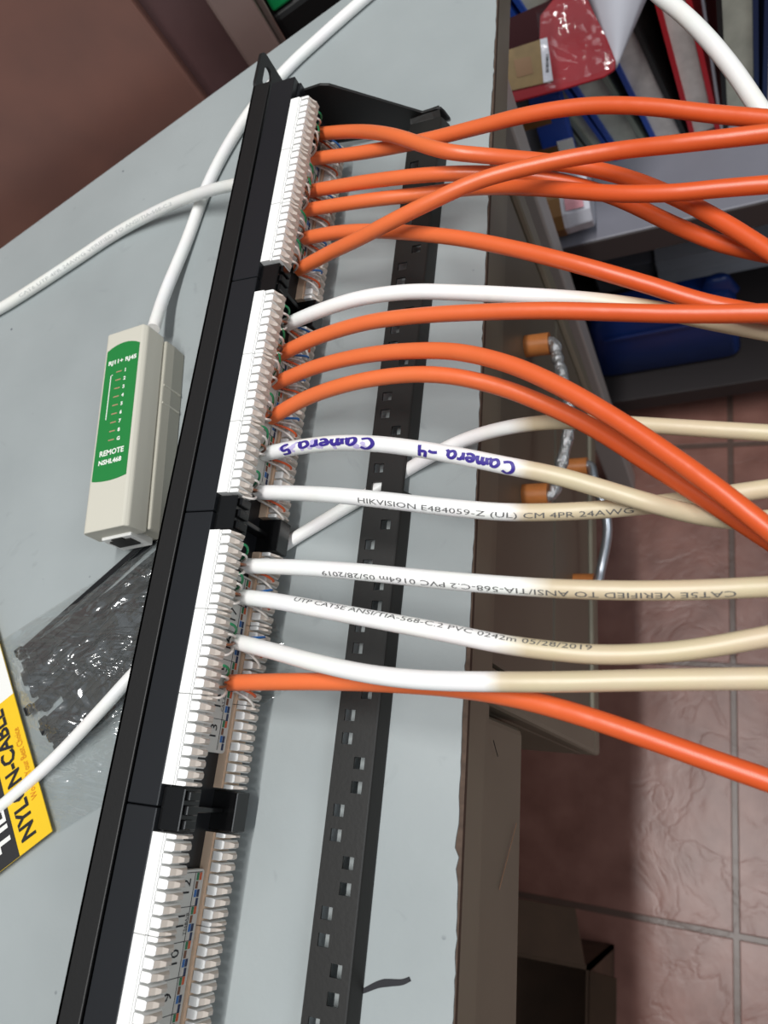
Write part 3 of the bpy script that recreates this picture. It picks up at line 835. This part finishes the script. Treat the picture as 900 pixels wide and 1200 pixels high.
for i, ch in enumerate('12345678G'):
    yy = .0826 - i * .00475
    tt(ch, .0026, .0022, yy - .0009)
    dash.box((0, 0, 0), (.0034, .0006, .00012), Matrix.Translation(TP(-.0028, yy - .0003, .0282)) @ Matrix((axx, ay, V((0, 0, 1)))).transposed().to_4x4())
dash.build('indicator_light', M['led'], lab)
ln = MB(); ln.prism([TP(-.0061, .0565, .0282), TP(-.0056, .0565, .0282), TP(-.0056, .0818, .0282), TP(-.0061, .0818, .0282)], V((0, 0, .0001)))
ln.prism([TP(-.0061, .0813, .0282), TP(-.0048, .0813, .0282), TP(-.0048, .0818, .0282), TP(-.0061, .0818, .0282)], V((0, 0, .0001)))
ln.build('bracket_line', M['print_white'], lab)
tt('REMOTE', .0040, -.0072, .0368, .0142); tt('NSHL468', .0034, -.0072, .0322, .0134)
# socket on the near end
mb = MB(); mb.prism([TP(-.0085, -.0022, .0040), TP(.0085, -.0022, .0040), TP(.0085, -.0022, .0195), TP(-.0085, -.0022, .0195)], ay * .006); so = mb.build('socket', M['card_white'], tb, bevel=.0005)
mb = MB(); mb.prism([TP(-.0060, -.0029, .0095), TP(.0060, -.0029, .0095), TP(.0060, -.0029, .0165), TP(.0030, -.0029, .0165), TP(.0030, -.0029, .0190), TP(-.0030, -.0029, .0190), TP(-.0030, -.0029, .0165), TP(-.0060, -.0029, .0165)], ay * .0008); mb.build('socket_opening', M['port'], so)
mb = MB(); mb.cyl(TP(.003, TL - .001, .0145), TP(.003, TL + .006, .0145), .0046, 16, .0040); mb.build('strain_relief', M['beige'], tb, smooth=True, auto=.6)

# ------------------------------------------------------------------ bag of cable ties
bag = thing('plastic_bag', 'clear plastic bag with a yellow NYLON CABLE TIES card, under the cable on the desk', 'bag', tuple(U(120, 790, 2, 0)[:2]) + (0,))
# header card
hA = U(0, 757, 2, .0035); hB = U(61, 974, 2, .0035); hC = U(4, 1013, 2, .0035)
ey = (hA - hB).normalized(); exx = V((ey.y, -ey.x, 0))       # ey: up the card, exx: towards the bag
if exx.x < 0: exx = -exx
HO = V((hB.x, hB.y, 0))
def HP_(x, yy, z): return HO + exx * x + ey * yy + V((0, 0, z))
HL = .150; HWD = .085
mb = MB(); mb.prism([HP_(-HWD, -.001, .0030), HP_(0, 0, .0030), HP_(0, HL, .0030), HP_(-HWD, HL, .0030)], V((0, 0, .0005))); card = mb.build('header_card', M['yellow'], bag)
mb = MB(); mb.prism([HP_(-HWD, -.001, .00352), HP_(-.0190, -.0002, .00352), HP_(-.0190, .070, .00352), HP_(-HWD, .070, .00352)], V((0, 0, .0001))); mb.build('black_band', M['card_black'], card)
mb = MB(); mb.prism([HP_(-HWD, .0710, .00352), HP_(0, .0710, .00352), HP_(0, HL, .00352), HP_(-HWD, HL, .00352)], V((0, 0, .0001))); mb.build('white_band', M['card_white'], card)
def ht(txt, size, x, yy, wd, mt):
    vf = fit(text_mesh(txt, size, bold=.0003 if size > .008 else 0), wd)
    # reads upward along the card; letter tops point away from the bag
    return flat(vf, HP_(x, yy, .0038), ey, -exx, mt, 'card_print', card)
ht('NYLON-CABLE', .0115, -.0080, .0035, .0640, M['ink'])
ht('World - Your Best Choice', .0050, -.0022, .0180, .036, M['card_orange'])
ht('TIES', .0105, -.0215, .0060, .0240, M['card_white'])
# film: a low puffed sheet from the card to beyond the panel
c00 = HP_(0, -.001, 0); c01 = U(2, 752, 2, 0)
c10 = U(352, 800, 2, 0); c11 = U(268, 582, 2, 0)
NXG, NYG = 56, 44
q = random.Random(2)
import mathutils.noise as mn
vs = []; fs = []
for layer in (0, 1):
    for i in range(NXG + 1):
        u = i / NXG
        for j in range(NYG + 1):
            v = j / NYG
            p = (c00.lerp(c10, u)).lerp(c01.lerp(c11, u), v)
            e = min(1, 9 * u) * min(1, 7 * (1 - u)) * min(1, 6 * v) * min(1, 6 * (1 - v))
            body = math.exp(-((v - .68) / .24) ** 2)
            h = .0012 + e * (.0020 + .0085 * body)
            wr = mn.noise(V((p.x * 70 + p.y * 30, p.y * 95 - p.x * 40, 3.1))) * .0030 + mn.noise(V((p.x * 150 + p.y * 60, p.y * 190 - p.x * 60, 8.))) * .0013 + abs(mn.noise(V((p.x * 40 + p.y * 40, p.y * 120 - p.x * 100, 5.)))) * .003
            h += e * wr
            dist_panel = (p.x - XF)
            if dist_panel > -.006: h = min(h, .0044)
            if layer == 1: h = .0005
            p = V((p.x, p.y, max(.0005, h)))
            vs.append(p)
n1 = (NXG + 1) * (NYG + 1)
for i in range(NXG):
    for j in range(NYG):
        a = i * (NYG + 1) + j; fs.append((a, a + NYG + 1, a + NYG + 2, a + 1))
mb = MB(); mb.add(vs[:n1], fs); mb.build('bag_film', M['bag'], bag, smooth=True)
# black cable ties inside, one object each
tie_dir = (U(192, 700, 2, .003) - U(76, 808, 2, .003)); tie_dir.z = 0; tie_len = .118; tie_dir.normalize(); tside = V((-tie_dir.y, tie_dir.x, 0))
base = U(72, 808, 2, .003); base.z = 0
def make_tie():
    mb = MB()
    L0 = tie_len; rings = []
    for kk in range(15):
        f = kk / 14; wd = .0013 if f < .9 else .0013 * (1 - (f - .9) * 8)
        zz = 0; rings.append([V((L0 * f, -wd, zz)), V((L0 * f, wd, zz)), V((L0 * f, wd, zz + .0006)), V((L0 * f, -wd, zz + .0006))])
    mb.loft(rings); mb.box((-.0038, -.0021, 0), (.0002, .0021, .0016))
    o = mb.build('cable_tie', M['tie']); return o
proto = make_tie()
q = random.Random(9)
for i in range(34):
    o = proto if i == 0 else proto.copy()
    if i: COL.objects.link(o)
    row = i % 17; lay = i // 17
    off = (row - 8) * .0037 + q.uniform(-.0008, .0008)
    pos = base + tside * (off + .0035) + tie_dir * (q.uniform(-.012, .008) + abs(row - 8) * .0009 - .006) + V((0, 0, .0012 + lay * .0018))
    o.location = pos
    o.rotation_euler = (0, 0, math.atan2(tie_dir.y, tie_dir.x) + q.uniform(-.09, .09) - off * 3.0)
    tag(o, 'black nylon cable tie in the bundle inside the clear plastic bag', 'cable tie', 'black cable ties in the plastic bag')

# ------------------------------------------------------------------ bookcase on the far right
TH = math.radians(4)
BO = V((.047, .192, 0))
RZm = Matrix.Rotation(TH, 4, 'Z'); BT = Matrix.Translation(BO) @ RZm
bc = thing('bookcase', 'grey steel bookcase with books beyond the desk corner', 'bookcase', (BO.x, BO.y, ZF), rot=(0, 0, TH))
SZ = -.333; SB = -.652
def bcbox(name, a, b, mt, bev=.001):
    mb = MB(); mb.box(a, b, BT); return mb.build(name, mt, bc, bevel=bev)
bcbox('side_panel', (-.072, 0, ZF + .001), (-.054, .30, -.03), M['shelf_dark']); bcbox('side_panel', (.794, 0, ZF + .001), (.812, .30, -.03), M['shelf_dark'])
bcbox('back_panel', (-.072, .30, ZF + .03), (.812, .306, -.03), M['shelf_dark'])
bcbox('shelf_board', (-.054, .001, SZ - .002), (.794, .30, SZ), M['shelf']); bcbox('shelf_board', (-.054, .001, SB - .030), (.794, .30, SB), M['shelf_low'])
bcbox('shelf_lip', (-.054, 0, SZ - .032), (.794, .010, SZ - .0015), M['shelf_dark'])
# books: upright, fore-edges outward, leaning left
def inv(p): return BT.inverted() @ V(p)
BY = .088
def book(px_bottom_left, px_bottom_right, lean, h, cover_l, cover_r, pages, label, depth=.17):
    def lx(px):
        # where the pixel's ray meets the shelf-front plane of the books at shelf height
        d = RX * ((px - 450) / F) + RY * ((183 - 600) / F) + RZ
        n = RZm.to_3x3() @ V((0, 1, 0)); p0 = BT @ V((0, BY, 0)); return inv(CP + d * ((p0 - CP).dot(n) / d.dot(n))).x
    x0, x1 = lx(px_bottom_left), lx(px_bottom_right)
    t = x1 - x0; a = math.radians(lean)
    root = thing('book', label, 'book', tuple(BT @ V((x0, BY, SZ))), 'books on the upper shelf')
    rise = t * math.sin(abs(a)) if a < 0 else 0
    T = BT @ Matrix.Translation(V((x0 if lean >= 0 else x0, BY, SZ + .0008))) @ Matrix.Rotation(-a, 4, 'Y')
    # leaning left: pivot on the right bottom corner so nothing dips below the shelf
    if a < 0: T = BT @ Matrix.Translation(V((x0, BY, SZ + .0008))) @ Matrix.Rotation(-abs(a) * 1, 4, 'Y') if False else BT @ Matrix.Translation(V((x0 + t * math.cos(a), BY, SZ + .0008))) @ Matrix.Rotation(a, 4, 'Y') @ Matrix.Translation(V((-t, 0, 0)))
    ct = min(.004, t * .22)
    mb = MB(); mb.box((ct, .004, .004), (t - ct, depth - .003, h - .004), T); mb.build('pages', pages, root)
    mb = MB(); mb.box((0, 0, 0), (ct, depth, h), T)
    mb.box((ct, depth - .003, 0), (t - ct, depth, h), T)
    mb.cur = 1; mb.box((t - ct, 0, 0), (t, depth, h), T)
    mb.build('cover', [cover_l, cover_r], root)
    return root
book(892, 930, 0, .25, M['bnavy'], M['bnavy'], M['pages'], 'thick grey book upright at the right edge of the photo')
book(849, 889, -1, .25, M['bblack'], M['bnavy'], M['pages2'], 'grey-paged book between black and navy covers behind the white cable')
book(812, 846, -7, .25, M['bred'], M['bred'], M['pages'], 'book bound in red covers with worn grey pages')
book(772, 810, -13, .24, M['bblue'], M['bblack'], M['pages'], 'white-paged book with a blue left cover leaning against the red book')
book(728, 766, -16, .22, M['bblue'], M['bgreen'], M['pages2'], 'leaning book with thin blue cover, second to the left of the red book')
book(703, 724, -17, .21, M['bgreen'], M['bblue'], M['pages2'], 'thin grey-green book leaning beside the blue box')
book(684, 699, -18, .20, M['bblack'], M['bgreen'], M['pages'], 'narrow dark book nearest to the blue box')

# blue carton and brown-taped things at the left end of the shelf
def facing(px_poly, p0, n, thick, name, mt, parent, bev=0.0):
    pts = [UP(a, b, p0, n) for a, b in px_poly]; nn = V(n).normalized()
    mb = MB(); mb.prism(pts, nn * -thick); return mb.build(name, mt, parent, bevel=bev)
def lcl(px, py): return inv(UP(px, py, BT @ V((0, .064, 0)), RZm.to_3x3() @ V((0, 1, 0)))).x
bb = thing('blue_carton', 'blue carton with a white sticker and brown flap, left end of the book shelf', 'carton', tuple(BT @ V((.03, .16, SZ))))
x0, x1 = lcl(640, 190), lcl(676, 190)
zc = inv(UP(665, 108, BT @ V((0, .064, 0)), RZm.to_3x3() @ V((0, 1, 0)))).z
mb = MB(); mb.box((x0, .064, SZ + .0008), (x1, .086, zc), BT); cb = mb.build('carton_body', M['blue_box'], bb, bevel=.001)
mb = MB(); mb.box((lcl(652, 165), .0632, SZ + .032), (lcl(672, 165), .064, SZ + .066), BT); mb.build('sticker', M['card_white'], bb)
mb = MB(); mb.box((x0 - .030, .0630, SZ + .010), (lcl(652, 165), .064, SZ + .062), BT); mb.box((x0 - .030, .0630, zc - .026), (x1 - .012, .064, zc - .016), BT); mb.build('brown_flap', M['tape_brown'], bb)
pk = thing('paper_packet', 'white paper packet with pink print and brown end on the shelf edge', 'packet', tuple(BT @ V((.03, .06, SZ))))
mb = MB(); rings = []
for kk in range(7):
    f = kk / 6; r_ = .026 * (1 - .10 * abs(f - .5))
    rings.append([BT @ V((-.010 + .043 * f, .030 + r_ * math.cos(t * PI / 6) * 1.2, SZ + .0275 + r_ * math.sin(t * PI / 6) + .002 * mn.noise(V((f * 9, t, 2))))) for t in range(12)])
mb.loft(rings); mb.build('packet_body', M['paper_white'], pk, bevel=.001)
mb = MB(); mb.loft([[BT @ V((xx, .030 + .0272 * math.cos(t * PI / 6) * 1.2, SZ + .0282 + .0272 * math.sin(t * PI / 6))) for t in range(12)] for xx in (-.030, .008)]); mb.build('brown_end', M['tape_brown'], pk)
mb = MB(); mb.loft([[BT @ V((xx, .030 + .0272 * math.cos(t) * 1.2, SZ + .0278 + .0272 * math.sin(t))) for t in (2.1, 2.3, 2.5)] for xx in (.012, .028)], closed=False); mb.build('pink_print', M['pink'], pk)

# red glossy pouch with a tan sticker, and the rolled white sheet behind it
n = V((.25, -.62, .75)).normalized(); p0 = U(690, 70, 1, .235)
rf = thing('red_pouch', 'glossy red packaging with a tan barcode sticker in front of the books', 'packaging', tuple(p0))
rp = [(560, 42), (600, 20), (640, 2), (683, -14), (697, 16), (712, 46), (722, 72), (721, 82), (708, 91), (660, 105), (630, 113), (596, 122), (584, 78), (560, 84)]
facing(rp, p0, n, .004, 'pouch_face', M['red'], rf, .001)
p1 = p0 + n * .0008
facing([(560, 42), (600, 20), (640, 2), (650, -4), (633, 18), (632, 52), (560, 66)], p1, n, .0006, 'dark_corner', M['maroon'], rf)
p2 = p0 + n * .0014
st = facing([(566, 68), (640, 44), (648, 95), (596, 107)], p2, n, .0005, 'sticker', M['tan'], rf)
facing([(633, 46), (641, 44), (648, 94), (637, 97)], p2 + n * .0004, n, .0003, 'barcode_strip', M['paper_white'], st)
mb = MB()
for kk in range(9):
    y_ = 64 + kk * 2.4; pts = [UP(a, b, p2 + n * .0006, n) for a, b in ((639.5, y_), (643, y_ - .8), (643.2, y_ + .3 + (kk % 3) * .4), (639.7, y_ + 1.1 + (kk % 3) * .4))]
    mb.quad(*pts)
mb.build('barcode_bars', M['ink'], st, recalc=False)
facing([(602, 70), (622, 66), (625, 86), (606, 91)], p2 + n * .0004, n, .0003, 'sticker_patch', M['tape_brown'], st)
# crinkled clear sleeve over the pouch
vs = []; fs = []
cs = [UP(a, b, p0 + n * .004, n) for a, b in ((628, 12), (690, -6), (722, 78), (640, 106))]
for i in range(25):
    for j in range(25):
        u, v = i / 24, j / 24
        p = (cs[0].lerp(cs[1], u)).lerp(cs[3].lerp(cs[2], u), v)
        vs.append(p + n * (mn.noise(p * 60) * .0035 + mn.noise(p * 170) * .0012))
for i in range(24):
    for j in range(24): a = i * 25 + j; fs.append((a, a + 1, a + 26, a + 25))
mb = MB(); mb.add(vs, fs); mb.build('clear_sleeve', M['wrap'], rf, smooth=True)
ws = thing('rolled_sheet', 'white paper sheet curling to a point beside the red packaging', 'paper', tuple(p0 - n * .01))
mb = MB(); tip = UP(722, 80, p0 - n * .006, n); rings = []
for kk in range(9):
    f = kk / 8; a = UP(683 + 80 * f, -14 + 0 * f, p0 - n * (.006 + .0) , n) + n * .018 * math.sin(PI * f)
    rings.append([tip.lerp(a, t / 8) for t in range(9)])
mb.loft(rings, closed=False, cap=False); o = mb.build('sheet', M['paper_white'], ws, smooth=True)
md = o.modifiers.new('thick', 'SOLIDIFY'); md.thickness = .0005

# lower compartment: blue plastic holder, stack of paper, grey box
bh = thing('blue_holder', 'dark blue plastic holder with an upright grip on the lower shelf', 'holder', tuple(BT @ V((.1, .06, SB))))
def lowpt(px, py, yy):
    n_ = RZm.to_3x3() @ V((0, 1, 0)); return inv(UP(px, py, BT @ V((0, yy, 0)), n_))
a = lowpt(705, 455, .035); b = lowpt(870, 420, .035); tl = lowpt(705, 385, .035)
x0, x1 = a.x, b.x; zt = max(SB + .075, tl.z)
mb = MB()
rings = []
for z, ins in ((SB + .0008, .006), (SB + .01, .0), (zt - .012, .004), (zt, .010)):
    rings.append([BT @ V((x, yy, z)) for x, yy in rrect(x0 + ins, .035 + ins, x1 - ins, .088 - ins, .016)])
mb.loft(rings); body = mb.build('holder_body', M['blue_plastic'], bh, smooth=True, auto=.7)
tp = lowpt(840, 322, .064)
cx = tp.x; rings = []
for f, ww in ((0, .023), (.35, .019), (.6, .016), (.85, .0135), (.97, .010), (1, .005)):
    z = zt - .012 + (tp.z - zt + .012) * f
    rings.append([BT @ V((cx + ww * math.cos(t * PI / 8), .062 + ww * .5 * math.sin(t * PI / 8), z)) for t in range(16)])
mb = MB(); mb.loft(rings); mb.build('upright_grip', M['blue_plastic'], bh, smooth=True, auto=.8)
mb = MB(); mb.box((x0 + .02, .0338, zt - .03), (x1 - .05, .0355, zt - .026), BT); mb.build('raised_rim', M['blue_plastic'], bh)
ps = thing('paper_stack', 'tall stack of white paper behind the blue holder', 'paper stack', tuple(BT @ V((.2, .2, SB))))
a = lowpt(775, 345, .16); b = lowpt(925, 340, .16); tz = lowpt(800, 302, .16).z
tz = min(tz, SZ - .04)
mb = MB(); nl = 18; q = random.Random(8)
for kk in range(nl):
    z0 = SB + .0008 + (tz - SB) * kk / nl; j = q.uniform(-.002, .002)
    mb.box((a.x + j, .16 + abs(j), z0), (b.x + j, .28, z0 + (tz - SB) / nl - .0012), BT)
mb.build('sheets', M['paper_white'], ps)
gb = thing('grey_box', 'dark grey box beside the paper stack on the lower shelf', 'box', tuple(BT @ V((.1, .2, SB))))
a2 = lowpt(704, 350, .17); b2 = lowpt(773, 345, .17)
mb = MB(); mb.box((a2.x, .17, SB + .0008), (min(b2.x, a.x - .004), .28, lowpt(740, 312, .17).z), BT); mb.build('box_body', M['shelf'], gb, bevel=.002)
mb = MB(); mb.box((a2.x - .001, .169, lowpt(740, 312, .17).z - .03), (min(b2.x, a.x - .004) + .001, .281, lowpt(740, 312, .17).z + .0015), BT); mb.build('box_lid', M['shelf'], gb, bevel=.002)

# ------------------------------------------------------------------ brown cabinet and boxes beyond the slanted desk edge
nd = V((-ldir.y, ldir.x, 0))
cb0 = la + nd * .03
def CE(s, d, z): return V((cb0.x, cb0.y, 0)) + ldir * s + nd * d + V((0, 0, z))
def ce_s(px, py, d):
    return (UP(px, py, CE(0, d, 0), nd) - CE(0, 0, 0)).dot(ldir)
s1 = ce_s(205, 67, 0); s2 = ce_s(272, 48, 0); s3 = ce_s(313, 27, 0)
wc = thing('wooden_cabinet', 'brown wooden cabinet standing behind the slanted end of the desk', 'cabinet', tuple(CE(.0, .15, ZF)))
def cbox(mb, s0, s1_, d0, d1, z0, z1):
    mb.prism([CE(s0, d0, z0), CE(s1_, d0, z0), CE(s1_, d1, z0), CE(s0, d1, z0)], V((0, 0, z1 - z0))); return mb
ZC = .30
cbox(MB(), -.42, s3 - .001, .022, .34, ZF + .001, ZC).build('cabinet_body', M['wood2'], wc, bevel=.002)
cbox(MB(), -.42, s1, 0, .020, ZF + .06, ZC - .01).build('cabinet_door', M['wood'], wc, bevel=.003)
cbox(MB(), s2, s3, -.004, .022, ZF + .001, ZC).build('cabinet_post', M['wood3'], wc, bevel=.002)
s4 = ce_s(345, 0, .047)
be = thing('black_case', 'black case standing beside the brown cabinet', 'case', tuple(CE(s3 + .08, .1, ZF)))  # added where only a dark gap lies; its black stands in for shade
zt_ = UP(330, 14, CE(0, .045, 0), nd).z
cbox(MB(), s3 + .004, s3 + .070, .045, .105, ZF + .001, zt_).build('case_body', M['black'], be, bevel=.004)
cbox(MB(), s3 + .012, s3 + .062, .041, .045, ZF + .05, zt_ - .03).build('case_panel', M['black_satin'], be, bevel=.002)
gx = thing('green_box', 'bright green box on top of the black case', 'box', tuple(CE(s3 + .05, .1, zt_)))
cbox(MB(), s3 + .006, s4, .047, .10, zt_ + .001, zt_ + .09).build('box_body', M['green_box'], gx, bevel=.002)
cbox(MB(), s3 + .004, s4 + .002, .045, .102, zt_ + .07, zt_ + .094).build('box_lid', M['green_box'], gx, bevel=.002)

# ------------------------------------------------------------------ open carton under the desk
oc = thing('cardboard_box', 'open brown cardboard box on the floor under the desk', 'box', (-.05, -.55, ZF))
zt2 = -.585
xa, xb_, y1_, y0_ = -.20, U(700, 1110, 2, zt2).x - .006, U(690, 1115, 2, zt2).y - .012, -.75
mb = MB(); tk = .004
zb_ = ZF + .001
mb.box((xa, y0_, zb_), (xb_, y1_, zb_ + tk)); mb.box((xa, y0_, zb_), (xa + tk, y1_, zt2)); mb.box((xb_ - tk, y0_, zb_), (xb_, y1_, zt2))
mb.box((xa, y0_, zb_), (xb_, y0_ + tk, zt2)); mb.box((xa, y1_ - tk, zb_), (xb_, y1_, zt2)); mb.build('box_walls', M['box_brown'], oc)
mb = MB(); mb.prism([(xb_, y0_, zt2), (xb_ + .026, y0_, zt2 + .012), (xb_ + .026, y1_ - .004, zt2 + .012), (xb_, y1_ - .004, zt2)], (0, 0, .003)); mb.build('box_flap', M['box_brown'], oc)
mb = MB(); mb.prism([(xa, y1_, zt2), (xb_ - .005, y1_, zt2), (xb_ - .012, y1_ + .05, zt2 + .02), (xa, y1_ + .05, zt2 + .02)], (0, 0, .003)); mb.build('box_flap', M['box_brown'], oc)

# ------------------------------------------------------------------ light
wd = bpy.data.worlds.new('room_light'); SC.world = wd; wd.use_nodes = True
nt = wd.node_tree; bg = nt.nodes['Background']
tc = nt.nodes.new('ShaderNodeTexCoord'); sx = nt.nodes.new('ShaderNodeSeparateXYZ'); rp_ = nt.nodes.new('ShaderNodeValToRGB')
nt.links.new(tc.outputs['Generated'], sx.inputs['Vector']); nt.links.new(sx.outputs['Z'], rp_.inputs['Fac'])
rp_.color_ramp.elements[0].color = (.16, .15, .14, 1); rp_.color_ramp.elements[0].position = 0.0
rp_.color_ramp.elements[1].color = (.62, .68, .74, 1); rp_.color_ramp.elements[1].position = .8
nt.links.new(rp_.outputs['Color'], bg.inputs['Color']); bg.inputs['Strength'].default_value = .52

def area(name, loc, rot, sx_, sy_, power, col):
    ld = bpy.data.lights.new(name, 'AREA'); ld.shape = 'RECTANGLE'; ld.size = sx_; ld.size_y = sy_; ld.energy = power; ld.color = col
    o = bpy.data.objects.new(name, ld); COL.objects.link(o); o.location = loc; o.rotation_euler = rot; return o
area('side_window', (1.5, -.55, 1.25), (0, math.radians(55), 0), .7, .9, 7.5, (.93, .97, 1))  # unseen soft fill from the right, added to brighten bar holes and cables
area('ceiling_tube', (.155, -.30, 1.75), (0, 0, 0), .06, 1.2, 29, (1, .985, .96))

vs_ = SC.view_settings
vs_.view_transform = 'Standard'; vs_.look = 'None'; vs_.exposure = 0.0; vs_.gamma = 1.0
